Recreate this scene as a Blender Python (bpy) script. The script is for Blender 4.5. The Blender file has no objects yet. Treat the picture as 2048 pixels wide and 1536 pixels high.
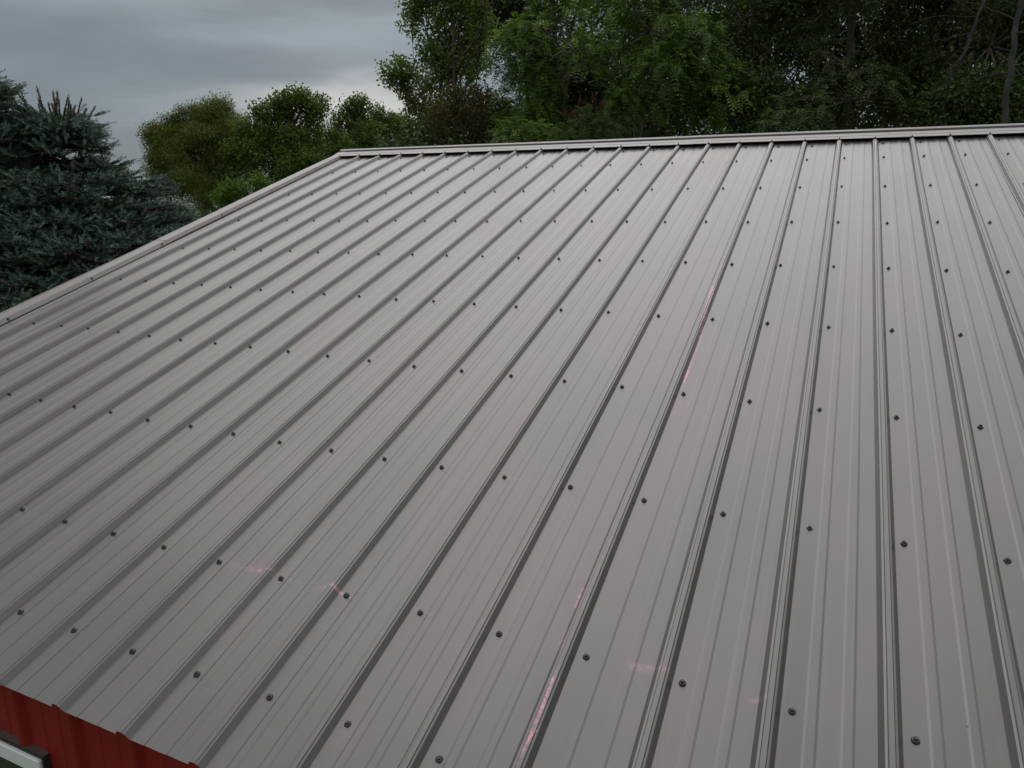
import bpy, math, random
import numpy as np
from mathutils import Vector, Matrix

# ------------------------------------------------------------------ camera, sky, light
SCREWS = {(3,0):(0.007,-2.464), (2,0):(0.009,-2.466), (1,0):(0.009,-2.461), (0,0):(0.007,-2.451), (-1,0):(-0.000,-2.447), (-2,0):(-0.002,-2.430), (-3,0):(-0.003,-2.427), (-4,0):(-0.005,-2.431), (-5,0):(-0.006,-2.424), (2,1):(0.008,-1.841), (1,1):(0.009,-1.840), (0,1):(0.004,-1.829), (-1,1):(0.000,-1.827), (-2,1):(-0.004,-1.817), (-3,1):(-0.006,-1.816), (-4,1):(-0.003,-1.810), (2,2):(0.003,-1.224), (1,2):(0.005,-1.221), (0,2):(0.004,-1.197), (-1,2):(-0.001,-1.202), (-2,2):(-0.004,-1.202), (-3,2):(-0.003,-1.192), (-4,2):(-0.003,-1.192), (2,3):(0.000,-0.605), (1,3):(-0.001,-0.599), (0,3):(-0.001,-0.600), (-1,3):(-0.002,-0.597), (-2,3):(-0.007,-0.594), (-3,3):(-0.003,-0.587), (-4,3):(-0.002,-0.593), (1,4):(-0.000,0.016), (0,4):(-0.001,0.014), (-1,4):(0.001,0.023), (-2,4):(-0.003,0.022), (-3,4):(0.003,0.017), (-4,4):(-0.001,0.016), (-5,4):(-0.001,0.013), (-6,4):(0.001,0.018), (-7,4):(0.001,0.016), (-8,4):(0.003,0.012), (-9,4):(0.003,0.013), (-10,4):(0.012,0.017), (-11,4):(0.006,0.009), (-12,4):(0.003,0.006), (-13,4):(0.016,0.005), (-14,4):(0.016,0.005), (-15,4):(0.013,-0.003), (-16,4):(0.006,-0.012), (-17,4):(0.009,-0.009), (-18,4):(-0.012,-0.019), (-19,4):(-0.006,-0.019), (1,5):(0.001,0.630), (0,5):(-0.002,0.627), (-1,5):(-0.003,0.630), (-2,5):(-0.000,0.623), (-3,5):(-0.001,0.620), (-4,5):(-0.002,0.616), (-5,5):(-0.001,0.620), (-6,5):(0.001,0.621), (-7,5):(0.007,0.622), (-8,5):(0.010,0.626), (-9,5):(0.006,0.620), (-10,5):(0.007,0.615), (-11,5):(0.008,0.612), (-12,5):(0.003,0.607), (-13,5):(0.010,0.608), (-14,5):(0.008,0.609), (-15,5):(0.008,0.602), (-16,5):(-0.002,0.595), (-17,5):(-0.006,0.595), (-18,5):(-0.000,0.593), (-19,5):(-0.002,0.597), (1,6):(-0.002,1.217), (0,6):(-0.000,1.218), (-1,6):(0.001,1.221), (-2,6):(0.001,1.221), (-3,6):(0.001,1.219), (-4,6):(-0.004,1.214), (-5,6):(0.002,1.221), (-6,6):(0.000,1.223), (-7,6):(0.005,1.229), (-8,6):(0.008,1.231), (-9,6):(0.004,1.235), (-10,6):(0.002,1.231), (-11,6):(0.006,1.229), (-12,6):(0.000,1.234), (-13,6):(0.000,1.226), (-14,6):(0.000,1.227), (-15,6):(0.002,1.224), (-16,6):(0.001,1.219), (0,7):(0.001,1.785), (-1,7):(0.000,1.793), (-2,7):(0.000,1.794), (-3,7):(0.003,1.792), (-4,7):(0.005,1.792), (-5,7):(0.006,1.791), (-6,7):(0.004,1.797), (-7,7):(0.006,1.798), (-8,7):(0.000,1.798), (-9,7):(-0.000,1.798), (-10,7):(-0.001,1.796), (-11,7):(-0.004,1.799), (-12,7):(-0.002,1.796), (-4,8):(0.012,2.127), (-5,8):(0.001,2.121), (-6,8):(0.004,2.122), (-7,8):(0.004,2.128), (-8,8):(0.004,2.128), (-9,8):(0.003,2.127), (-10,8):(0.004,2.128)}
CAM_C = (-0.25252,-0.91103,4.10131)
CAM_R = [[0.914494, 0.404595, 0.001768], [0.100717, -0.223411, -0.969507], [-0.391862, 0.886787, -0.245057]]
FPX = 1416.766

S = 0.2286                       # rib spacing
sc = bpy.context.scene
col = sc.collection
R_ = np.array(CAM_R); CC = np.array(CAM_C)
cam_d = bpy.data.cameras.new("camera"); cam = bpy.data.objects.new("camera", cam_d); col.objects.link(cam)
cam_d.sensor_width = 36; cam_d.lens = FPX / 2048 * 36; cam_d.clip_start = 0.05; cam_d.clip_end = 3000
M4 = Matrix.Identity(4)
for i in range(3):
    M4[i][0] = R_[0][i]; M4[i][1] = -R_[1][i]; M4[i][2] = -R_[2][i]; M4[i][3] = CC[i]
cam.matrix_world = M4
sc.camera = cam
sc.view_settings.view_transform = 'Standard'; sc.view_settings.look = 'None'
sc.view_settings.gamma = 1; sc.view_settings.exposure = 0.0

SUN_EL, SUN_AZ = math.radians(46), math.radians(-25)
wd = bpy.data.worlds.new("World"); sc.world = wd; wd.use_nodes = True
nt = wd.node_tree; nt.nodes.clear()
def N(nt, t, **kw):
    n = nt.nodes.new(t)
    for k, v in kw.items():
        if k.startswith('i_'):
            key = k[2:]; key = int(key) if key.isdigit() else key
            n.inputs[key].default_value = v
        else: setattr(n, k, v)
    return n
def ramp(nt, fac, stops, interp='LINEAR'):
    n = nt.nodes.new('ShaderNodeValToRGB'); cr = n.color_ramp; cr.interpolation = interp
    while len(cr.elements) < len(stops): cr.elements.new(0.5)
    for e, (p, c) in zip(cr.elements, stops):
        e.position = p; e.color = (c[0], c[1], c[2], 1) if hasattr(c, '__len__') else (c, c, c, 1)
    nt.links.new(fac, n.inputs[0]); return n.outputs[0]
def mth(nt, op, a, b=None, clamp=False):
    n = nt.nodes.new('ShaderNodeMath'); n.operation = op; n.use_clamp = clamp
    for i, x in enumerate((a, b)):
        if x is None: continue
        if hasattr(x, 'links'): nt.links.new(x, n.inputs[i])
        else: n.inputs[i].default_value = x
    return n.outputs[0]
def mixc(nt, fac, a, b, blend='MIX'):
    n = nt.nodes.new('ShaderNodeMix'); n.data_type = 'RGBA'; n.blend_type = blend
    for s_, x in ((n.inputs[0], fac), (n.inputs[6], a), (n.inputs[7], b)):
        if hasattr(x, 'links'): nt.links.new(x, s_)
        elif hasattr(x, '__len__'): s_.default_value = (x[0], x[1], x[2], 1)
        else: s_.default_value = x
    return n.outputs[2]
sky = N(nt, 'ShaderNodeTexSky', sky_type='NISHITA', sun_disc=False)
sky.sun_elevation = SUN_EL; sky.sun_rotation = SUN_AZ
tc = N(nt, 'ShaderNodeTexCoord')
sep = N(nt, 'ShaderNodeSeparateXYZ'); nt.links.new(tc.outputs['Generated'], sep.inputs[0])
mp = N(nt, 'ShaderNodeMapping'); mp.inputs['Scale'].default_value = (1.0, 1.0, 4.5)
nt.links.new(tc.outputs['Generated'], mp.inputs[0])
n1 = N(nt, 'ShaderNodeTexNoise', i_Scale=2.6, i_Detail=6.0, i_Roughness=0.5, i_Distortion=0.35); nt.links.new(mp.outputs[0], n1.inputs['Vector'])
n2 = N(nt, 'ShaderNodeTexNoise', i_Scale=6.0, i_Detail=5.0, i_Roughness=0.5, i_Distortion=0.3); nt.links.new(mp.outputs[0], n2.inputs['Vector'])
elev = ramp(nt, sep.outputs[2], [(0.0, (2.6, 2.85, 3.0)), (0.06, (2.35, 2.7, 2.95)), (0.13, (2.1, 2.5, 2.82)), (0.20, (2.3, 2.7, 3.0)),
                                 (0.36, (4.0, 4.3, 4.5)), (0.52, (6.3, 6.5, 6.6)), (0.8, (8.0, 8.0, 8.0)), (1.0, (7.8, 7.8, 7.8))])
cl = ramp(nt, n1.outputs[0], [(0.30, 0.76), (0.50, 0.98), (0.70, 1.26)])
cl2 = ramp(nt, n2.outputs[0], [(0.32, 0.93), (0.68, 1.07)])
cloud = mixc(nt, 1.0, mixc(nt, 1.0, elev, cl, 'MULTIPLY'), cl2, 'MULTIPLY')
# a thinner, brighter break in the overcast low in the north-west
def dirv(px, py):
    d = R_.T @ np.array([(px - 1024) / FPX, (py - 768) / FPX, 1.0]); return d / np.linalg.norm(d)
def glow(px, py, sx, sz, amp, colr, src):
    d = dirv(px, py)
    az0 = math.atan2(d[0], d[1])
    az = mth(nt, 'ARCTAN2', sep.outputs[0], sep.outputs[1])
    nz = mth(nt, 'MULTIPLY', mth(nt, 'SUBTRACT', n2.outputs[0], 0.5), 0.10)
    nx = mth(nt, 'MULTIPLY', mth(nt, 'SUBTRACT', n1.outputs[0], 0.5), 0.25)
    dx = mth(nt, 'DIVIDE', mth(nt, 'ADD', mth(nt, 'SUBTRACT', az, az0), nx), sx)
    dz = mth(nt, 'DIVIDE', mth(nt, 'ADD', mth(nt, 'SUBTRACT', sep.outputs[2], float(d[2])), nz), sz)
    r2 = mth(nt, 'ADD', mth(nt, 'MULTIPLY', dx, dx), mth(nt, 'MULTIPLY', dz, dz))
    g = mth(nt, 'EXPONENT', mth(nt, 'MULTIPLY', r2, -1.0))
    return mixc(nt, mth(nt, 'MULTIPLY', g, amp), src, colr)
cloud = glow(700, 222, 0.13, 0.05, 1.0, (6.0, 6.0, 5.8), cloud)
cloud = glow(560, 130, 0.16, 0.024, 0.65, (1.8, 2.1, 2.45), cloud)
# the veiled sun: a broad brighter region high in the cloud
dt = N(nt, 'ShaderNodeVectorMath', operation='DOT_PRODUCT'); nrmv = N(nt, 'ShaderNodeVectorMath', operation='NORMALIZE')
nt.links.new(tc.outputs['Generated'], nrmv.inputs[0]); nt.links.new(nrmv.outputs[0], dt.inputs[0])
dt.inputs[1].default_value = (math.sin(SUN_AZ) * math.cos(SUN_EL), math.cos(SUN_AZ) * math.cos(SUN_EL), math.sin(SUN_EL))
lobe = mth(nt, 'EXPONENT', mth(nt, 'MULTIPLY', mth(nt, 'SUBTRACT', 1.0, dt.outputs['Value']), -7.5))
hi = ramp(nt, sep.outputs[2], [(0.24, 0.0), (0.50, 1.0)])
cloud = mixc(nt, mth(nt, 'MULTIPLY', lobe, hi), cloud, (16.5, 16.5, 16.3))
mixed = mixc(nt, 0.96, sky.outputs[0], cloud)
bg = N(nt, 'ShaderNodeBackground', i_Strength=0.1); nt.links.new(mixed, bg.inputs[0])
wo = N(nt, 'ShaderNodeOutputWorld'); nt.links.new(bg.outputs[0], wo.inputs[0])

sl = bpy.data.lights.new("sun", 'SUN'); sl.energy = 0.5; sl.angle = math.radians(70); sl.color = (1, 0.96, 0.9)
so = bpy.data.objects.new("sun", sl); col.objects.link(so)
sdir = Vector((math.sin(SUN_AZ) * math.cos(SUN_EL), math.cos(SUN_AZ) * math.cos(SUN_EL), math.sin(SUN_EL)))
so.rotation_euler = (-sdir).to_track_quat('-Z', 'Y').to_euler(); so.location = (0, 0, 40)

# ------------------------------------------------------------------ helpers
def tag(o, label=None, cat=None, group=None, kind=None):
    if label: o['label'] = label
    if cat: o['category'] = cat
    if group: o['group'] = group
    if kind: o['kind'] = kind
    return o
def empty(name, loc=(0, 0, 0), parent=None):
    o = bpy.data.objects.new(name, None); col.objects.link(o); o.location = loc
    o.empty_display_size = 0.3
    if parent: o.parent = parent
    return o
def mesh_obj(name, V, F, mat, parent=None, uv=None, smooth=False, attr=None, mats=None):
    """V (n,3) array, F either list of tuples or (m,k) int array; coordinates local to parent"""
    me = bpy.data.meshes.new(name)
    V = np.asarray(V, np.float32)
    if isinstance(F, np.ndarray):
        m, k = F.shape
        me.vertices.add(len(V)); me.vertices.foreach_set('co', V.ravel())
        me.loops.add(m * k); me.loops.foreach_set('vertex_index', F.astype(np.int32).ravel())
        me.polygons.add(m); me.polygons.foreach_set('loop_start', np.arange(0, m * k, k, dtype=np.int32))
        me.polygons.foreach_set('loop_total', np.full(m, k, np.int32))
        me.update(calc_edges=True)
    else:
        me.from_pydata([tuple(map(float, v)) for v in V], [], [tuple(f) for f in F]); me.update()
    if uv is not None:
        ul = me.uv_layers.new(name='UVMap')
        li = np.empty(len(me.loops), np.int32); me.loops.foreach_get('vertex_index', li)
        ul.data.foreach_set('uv', np.asarray(uv, np.float32)[li].ravel())
    if attr is not None:
        a = me.attributes.new('tint', 'FLOAT', 'POINT'); a.data.foreach_set('value', np.asarray(attr, np.float32))
    me.polygons.foreach_set('use_smooth', np.full(len(me.polygons), bool(smooth)))
    for m_ in (mats or [mat]): me.materials.append(m_)
    o = bpy.data.objects.new(name, me); col.objects.link(o)
    if parent: o.parent = parent
    return o
class MB:
    def __init__(s): s.v = []; s.f = []
    def add(s, V, F):
        b = len(s.v); s.v += [tuple(v) for v in V]; s.f += [tuple(i + b for i in f) for f in F]
    def box(s, a, b):
        (x0, y0, z0), (x1, y1, z1) = a, b
        s.add([(x0,y0,z0),(x1,y0,z0),(x1,y1,z0),(x0,y1,z0),(x0,y0,z1),(x1,y0,z1),(x1,y1,z1),(x0,y1,z1)],
              [(0,3,2,1),(4,5,6,7),(0,1,5,4),(1,2,6,5),(2,3,7,6),(3,0,4,7)])
    def lathe(s, prof, n, M=lambda p: p, cap=True, phase=0):
        V = []; F = []
        for r, h in prof:
            for i in range(n):
                a = 2 * math.pi * i / n + phase; V.append(M((r * math.cos(a), r * math.sin(a), h)))
        for j in range(len(prof) - 1):
            for i in range(n):
                k = (i + 1) % n; F.append((j*n+i, j*n+k, (j+1)*n+k, (j+1)*n+i))
        if cap: F.append(tuple(range((len(prof)-1)*n, len(prof)*n)))
        s.add(V, F)
    def obj(s, name, mat, parent=None, **kw): return mesh_obj(name, np.array(s.v), s.f, mat, parent, **kw)
def tubes(paths, n=6):
    """paths: list of (points list, radii list) -> V, F arrays (quads)"""
    VV = []; FF = []; b = 0
    for pts, rad in paths:
        P = np.array(pts, float); m = len(P)
        T = np.gradient(P, axis=0); T /= np.linalg.norm(T, axis=1)[:, None] + 1e-9
        up = np.zeros((m, 3)); up[:, int(np.argmin(np.abs(T).max(0)))] = 1.0
        A = np.cross(T, up); A /= np.linalg.norm(A, axis=1)[:, None] + 1e-9
        Bv = np.cross(T, A)
        ang = np.arange(n) * 2 * np.pi / n
        ring = P[:, None] + (A[:, None] * np.cos(ang)[None, :, None] + Bv[:, None] * np.sin(ang)[None, :, None]) * np.array(rad)[:, None, None]
        VV.append(ring.reshape(-1, 3))
        i = np.arange(n); k = (i + 1) % n
        for j in range(m - 1):
            FF.append(np.stack([b + j*n + i, b + j*n + k, b + (j+1)*n + k, b + (j+1)*n + i], 1))
        b += m * n
    return np.concatenate(VV), np.concatenate(FF)
def new_mat(name):
    m = bpy.data.materials.new(name); m.use_nodes = True; nt = m.node_tree; nt.nodes.clear()
    out = nt.nodes.new('ShaderNodeOutputMaterial'); b = nt.nodes.new('ShaderNodeBsdfPrincipled'); nt.links.new(b.outputs[0], out.inputs[0])
    return m, nt, b, out

# ------------------------------------------------------------------ materials
def paint_mat(name, base, rough=0.32, uvroof=False, spec=0.5, tint=0.12, metal=0.0):
    m, nt, b, out = new_mat(name)
    tc = N(nt, 'ShaderNodeTexCoord')
    co = tc.outputs['UV' if uvroof else 'Object']
    mp = N(nt, 'ShaderNodeMapping'); mp.inputs['Scale'].default_value = (1.6, 0.7, 1) if uvroof else (1.5, 1.5, 1.5)
    nt.links.new(co, mp.inputs[0])
    na = N(nt, 'ShaderNodeTexNoise', i_Scale=1.6, i_Detail=4.0); nt.links.new(mp.outputs[0], na.inputs['Vector'])
    c = mixc(nt, 1.0, base, ramp(nt, na.outputs[0], [(0.3, (1-tint, 1-tint*0.55, 1-tint*0.7)), (0.5, (1, 1, 1)), (0.7, (1+tint, 1+tint*0.55, 1+tint*0.8))]), 'MULTIPLY')
    # fine dust film
    nb = N(nt, 'ShaderNodeTexNoise', i_Scale=160.0, i_Detail=3.0, i_Roughness=0.7); nt.links.new(co, nb.inputs['Vector'])
    ncl = N(nt, 'ShaderNodeTexNoise', i_Scale=7.0, i_Detail=3.0); nt.links.new(co, ncl.inputs['Vector'])
    sp = mth(nt, 'MULTIPLY', ramp(nt, nb.outputs[0], [(0.66, 0.0), (0.74, 1.0)]), ramp(nt, ncl.outputs[0], [(0.5, 0.0), (0.75, 1.0)]))
    c = mixc(nt, mth(nt, 'MULTIPLY', sp, 0.22), c, (0.45, 0.42, 0.40))
    vo = N(nt, 'ShaderNodeTexVoronoi', i_Scale=9.0 if uvroof else 5.0, i_Randomness=1.0); nt.links.new(co, vo.inputs['Vector'])
    vsel = N(nt, 'ShaderNodeSeparateColor'); nt.links.new(vo.outputs['Color'], vsel.inputs[0])
    spk = mth(nt, 'MULTIPLY', ramp(nt, vo.outputs['Distance'], [(0.018, 1.0), (0.03, 0.0)]), mth(nt, 'GREATER_THAN', vsel.outputs[0], 0.78))
    c = mixc(nt, mth(nt, 'MULTIPLY', spk, 0.7), c, (0.03, 0.028, 0.024))
    rg = ramp(nt, na.outputs[0], [(0.3, rough - 0.03), (0.7, rough + 0.05)])
    if uvroof:
        c = chalk(nt, tc.outputs['UV'], c)
        # long faint drag marks running down the slope
        mp2 = N(nt, 'ShaderNodeMapping'); mp2.inputs['Scale'].default_value = (60, 0.9, 1); nt.links.new(tc.outputs['UV'], mp2.inputs[0])
        nd = N(nt, 'ShaderNodeTexNoise', i_Scale=1.0, i_Detail=3.0); nt.links.new(mp2.outputs[0], nd.inputs['Vector'])
        c = mixc(nt, mth(nt, 'MULTIPLY', ramp(nt, nd.outputs[0], [(0.58, 0.0), (0.74, 1.0)]), 0.03), c, (0.5, 0.48, 0.46))
    nt.links.new(c, b.inputs['Base Color']); nt.links.new(rg, b.inputs['Roughness'])
    b.inputs['Specular IOR Level'].default_value = spec; b.inputs['Metallic'].default_value = metal
    # oil-canning: slow waves in the sheet
    mp3 = N(nt, 'ShaderNodeMapping'); mp3.inputs['Scale'].default_value = (3.2, 1.1, 1) if uvroof else (3, 3, 3)
    nt.links.new(co, mp3.inputs[0])
    nw = N(nt, 'ShaderNodeTexNoise', i_Scale=1.0, i_Detail=1.5); nt.links.new(mp3.outputs[0], nw.inputs['Vector'])
    bp = N(nt, 'ShaderNodeBump', i_Strength=1.0, i_Distance=0.0032); nt.links.new(nw.outputs[0], bp.inputs['Height'])
    nt.links.new(bp.outputs[0], b.inputs['Normal'])
    return m
# pink chalk left by the snapped lines and by handling: (u0,v0,u1,v1,width,strength)
CHALK = [(-0.727, -0.467, -0.701, 0.594, 0.005, 0.55), (-0.754, 1.595, -0.746, 1.805, 0.005, 0.55), (-0.733, 1.851, -0.731, 2.089, 0.005, 0.6), (-1.685, 1.793, -1.606, 1.787, 0.005, 0.6), (-1.43, 1.787, -1.355, 1.798, 0.005, 0.6), (-1.779, 1.795, -1.703, 1.794, 0.012, 0.35), (-1.675, 1.789, -1.622, 1.786, 0.01, 1.1), (-1.621, 1.791, -1.564, 1.795, 0.008, 0.8), (-1.461, 1.792, -1.424, 1.785, 0.009, 0.55), (-1.416, 1.787, -1.368, 1.798, 0.008, 0.6), (-1.182, 1.781, -1.106, 1.788, 0.007, 0.35), (-0.73, -0.515, -0.721, 0.096, 0.007, 0.55), (-0.732, -0.281, -0.702, 0.248, 0.008, 1.1), (-0.702, 0.248, -0.701, 0.54, 0.006, 0.8), (-0.755, 1.599, -0.755, 1.659, 0.008, 0.4), (-0.751, 1.734, -0.747, 1.79, 0.009, 1.2), (-0.732, 1.872, -0.726, 2.011, 0.006, 0.9), (-0.726, 2.011, -0.739, 2.092, 0.007, 0.8), (-0.572, 1.784, -0.534, 1.779, 0.016, 0.6), (-0.534, 1.779, -0.497, 1.78, 0.01, 0.6), (-0.689, 0.626, -0.689, 0.757, 0.03, 0.18), (-1.152, 1.22, -1.088, 1.217, 0.004, 0.5), (-2.084, 1.231, -2.031, 1.226, 0.008, 0.3), (-2.974, -0.625, -2.86, -0.616, 0.008, 0.3), (-2.451, -2.899, -1.848, -2.894, 0.03, 0.3), (-0.467, -2.89, -0.042, -2.891, 0.025, 0.25), (0.233, -2.827, 0.586, -2.859, 0.02, 0.4), (-1.143, 2.11, -1.126, 2.155, 0.05, 0.12), (-0.313, 1.791, -0.283, 1.786, 0.01, 0.35), (-1.212, 1.194, -1.185, 1.199, 0.006, 0.5)]
def chalk(nt, uv, c):
    sp = N(nt, 'ShaderNodeSeparateXYZ'); nt.links.new(uv, sp.inputs[0])
    U, V = sp.outputs[0], sp.outputs[1]
    nz = N(nt, 'ShaderNodeTexNoise', i_Scale=75.0, i_Detail=5.0, i_Roughness=0.8); nt.links.new(uv, nz.inputs['Vector'])
    nl = N(nt, 'ShaderNodeTexNoise', i_Scale=9.0, i_Detail=2.0); nt.links.new(uv, nl.inputs['Vector'])
    tot = None
    for (u0, v0, u1, v1, w, s_) in CHALK:
        du, dv = u1 - u0, v1 - v0; L2 = du*du + dv*dv
        a = mth(nt, 'SUBTRACT', U, u0); bb = mth(nt, 'SUBTRACT', V, v0)
        t = mth(nt, 'ADD', mth(nt, 'MULTIPLY', a, du / L2), mth(nt, 'MULTIPLY', bb, dv / L2), clamp=True)
        ex = mth(nt, 'SUBTRACT', a, mth(nt, 'MULTIPLY', t, du)); ey = mth(nt, 'SUBTRACT', bb, mth(nt, 'MULTIPLY', t, dv))
        d2 = mth(nt, 'ADD', mth(nt, 'MULTIPLY', ex, ex), mth(nt, 'MULTIPLY', ey, ey))
        g = mth(nt, 'MULTIPLY', mth(nt, 'EXPONENT', mth(nt, 'MULTIPLY', d2, -1.0 / (w * w * .45))), s_ * .85)
        tot = g if tot is None else mth(nt, 'ADD', tot, g)
    brk = mth(nt, 'MULTIPLY', ramp(nt, nz.outputs[0], [(0.40, 0.05), (0.62, 1.0)]), ramp(nt, nl.outputs[0], [(0.36, 0.2), (0.58, 1.0)]))
    fac = mth(nt, 'MULTIPLY', tot, brk, clamp=True)
    return mixc(nt, fac, c, (0.56, 0.27, 0.33))

m_roof = paint_mat('grey_painted_steel', (0.158, 0.149, 0.149), 0.29, uvroof=True, metal=.60, spec=.6)
m_trim = paint_mat('grey_trim_steel', (0.178, 0.168, 0.168), 0.34, tint=0.06, metal=.60, spec=.6)
m_red = paint_mat('red_painted_steel', (0.25, 0.014, 0.011), 0.5, tint=0.08, spec=.3)
m_screw, nt_, b_, _ = new_mat('dark_screw_paint')
b_.inputs['Base Color'].default_value = (0.045, 0.042, 0.040, 1); b_.inputs['Roughness'].default_value = 0.38
m_rubber, nt_, b_, _ = new_mat('black_rubber'); b_.inputs['Base Color'].default_value = (0.012, 0.012, 0.012, 1); b_.inputs['Roughness'].default_value = 0.8
m_white, nt_, b_, _ = new_mat('white_vinyl')
_n = N(nt_, 'ShaderNodeTexNoise', i_Scale=12.0); nt_.links.new(ramp(nt_, _n.outputs[0], [(0.3, (0.80, 0.82, 0.81)), (0.7, (0.86, 0.87, 0.86))]), b_.inputs['Base Color']); b_.inputs['Roughness'].default_value = 0.35
m_black, nt_, b_, _ = new_mat('black_trim'); b_.inputs['Base Color'].default_value = (0.03, 0.03, 0.028, 1); b_.inputs['Roughness'].default_value = 0.5
m_glass, nt_, b_, _ = new_mat('window_glass'); b_.inputs['Base Color'].default_value = (0.02, 0.03, 0.022, 1); b_.inputs['Roughness'].default_value = 0.04; b_.inputs['Specular IOR Level'].default_value = 0.8
m_frame2, nt_, b_, _ = new_mat('pale_green_muntin'); b_.inputs['Base Color'].default_value = (0.32, 0.45, 0.38, 1); b_.inputs['Roughness'].default_value = 0.4
m_wood, nt_, b_, _ = new_mat('purlin_wood'); b_.inputs['Base Color'].default_value = (0.3, 0.2, 0.12, 1); b_.inputs['Roughness'].default_value = 0.8

def grass_mat():
    m, nt, b, out = new_mat('grass')
    tc = N(nt, 'ShaderNodeTexCoord')
    a = N(nt, 'ShaderNodeTexNoise', i_Scale=0.35, i_Detail=8.0, i_Roughness=0.7); nt.links.new(tc.outputs['Object'], a.inputs['Vector'])
    nt.links.new(ramp(nt, a.outputs[0], [(0.3, (0.035, 0.06, 0.02)), (0.55, (0.06, 0.095, 0.03)), (0.75, (0.10, 0.12, 0.05))]), b.inputs['Base Color'])
    b.inputs['Roughness'].default_value = 0.95
    return m
def leaf_mat(name, stops, transl=0.3, rough=0.5, spec=0.35):
    m, nt, b, out = new_mat(name)
    at = N(nt, 'ShaderNodeAttribute', attribute_name='tint')
    c = ramp(nt, at.outputs['Fac'], stops)
    nt.links.new(c, b.inputs['Base Color']); b.inputs['Roughness'].default_value = rough; b.inputs['Specular IOR Level'].default_value = spec
    tr = N(nt, 'ShaderNodeBsdfTranslucent'); nt.links.new(mixc(nt, 1.0, c, (1.1, 1.25, 0.6), 'MULTIPLY'), tr.inputs[0])
    mx = N(nt, 'ShaderNodeMixShader', i_0=transl); nt.links.new(b.outputs[0], mx.inputs[1]); nt.links.new(tr.outputs[0], mx.inputs[2])
    nt.links.new(mx.outputs[0], out.inputs[0])
    return m
def bark_mat(name, c0, c1):
    m, nt, b, out = new_mat(name)
    tc = N(nt, 'ShaderNodeTexCoord'); mp = N(nt, 'ShaderNodeMapping'); mp.inputs['Scale'].default_value = (9, 9, 2.2); nt.links.new(tc.outputs['Object'], mp.inputs[0])
    a = N(nt, 'ShaderNodeTexNoise', i_Scale=2.0, i_Detail=8.0, i_Roughness=0.7); nt.links.new(mp.outputs[0], a.inputs['Vector'])
    nt.links.new(ramp(nt, a.outputs[0], [(0.35, c0), (0.65, c1)]), b.inputs['Base Color']); b.inputs['Roughness'].default_value = 0.9
    bp = N(nt, 'ShaderNodeBump', i_Strength=0.8, i_Distance=0.02); nt.links.new(a.outputs[0], bp.inputs['Height']); nt.links.new(bp.outputs[0], b.inputs['Normal'])
    return m
m_bark = bark_mat('grey_brown_bark', (0.05, 0.04, 0.03), (0.16, 0.14, 0.11))
m_pale = bark_mat('pale_bark', (0.028, 0.027, 0.022), (0.08, 0.078, 0.066))
m_twig = bark_mat('dark_twig', (0.025, 0.018, 0.012), (0.07, 0.05, 0.035))

# ------------------------------------------------------------------ ground
g = 900.0
nn = 60
xs = np.linspace(-1, 1, nn) ; xs = np.sign(xs) * np.abs(xs) ** 2.2 * g
X, Y = np.meshgrid(xs, xs, indexing='ij')
rr = np.hypot(X, Y)
Z = (np.sin(X * 0.05) * np.cos(Y * 0.043) * 0.35) * np.clip((rr - 25) / 40, 0, 1)
idx = np.arange(nn * nn).reshape(nn, nn)
F = np.stack([idx[:-1, :-1], idx[1:, :-1], idx[1:, 1:], idx[:-1, 1:]], -1).reshape(-1, 4)
tag(mesh_obj('ground', np.stack([X, Y, Z], -1).reshape(-1, 3), F, grass_mat(), smooth=True), kind='structure')

# ------------------------------------------------------------------ building
THC, THS = 0.94871061, 0.31614582
OFF = np.array([0.0, 2.19911119, 3.63282602])
def RP(u, v, h=0.0):          # roof-plane coordinates -> world
    return np.array([u, OFF[1] - v * THC - h * THS, OFF[2] - v * THS + h * THC])
def RPa(U, V, H):
    return np.stack([U, OFF[1] - V * THC - H * THS, OFF[2] - V * THS + H * THC], -1)
EAVE = 2.318; RIDGE_V = -3.05; XL = -4.64; KR = 29
bld = empty('metal_building', (0, 0, 0))
tag(bld, 'red metal building with a long grey ribbed steel roof and grey ridge cap', 'building')
RIB = [(-.0665, 0), (-.0560, .0150), (-.0510, .0160), (-.0490, .0188), (-.0385, .0188), (-.0365, .0160), (-.0320, .0150), (-.0215, 0)]
MINOR = [(.0245, 0), (.0300, 0.0016), (.0470, 0.0016), (.0525, 0), (.0945, 0), (.1000, 0.0016), (.1160, 0.0016), (.1215, 0)]
VST = np.concatenate([[RIDGE_V + .02, -2.95], np.linspace(-2.75, 2.25, 27), [EAVE]])
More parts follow.
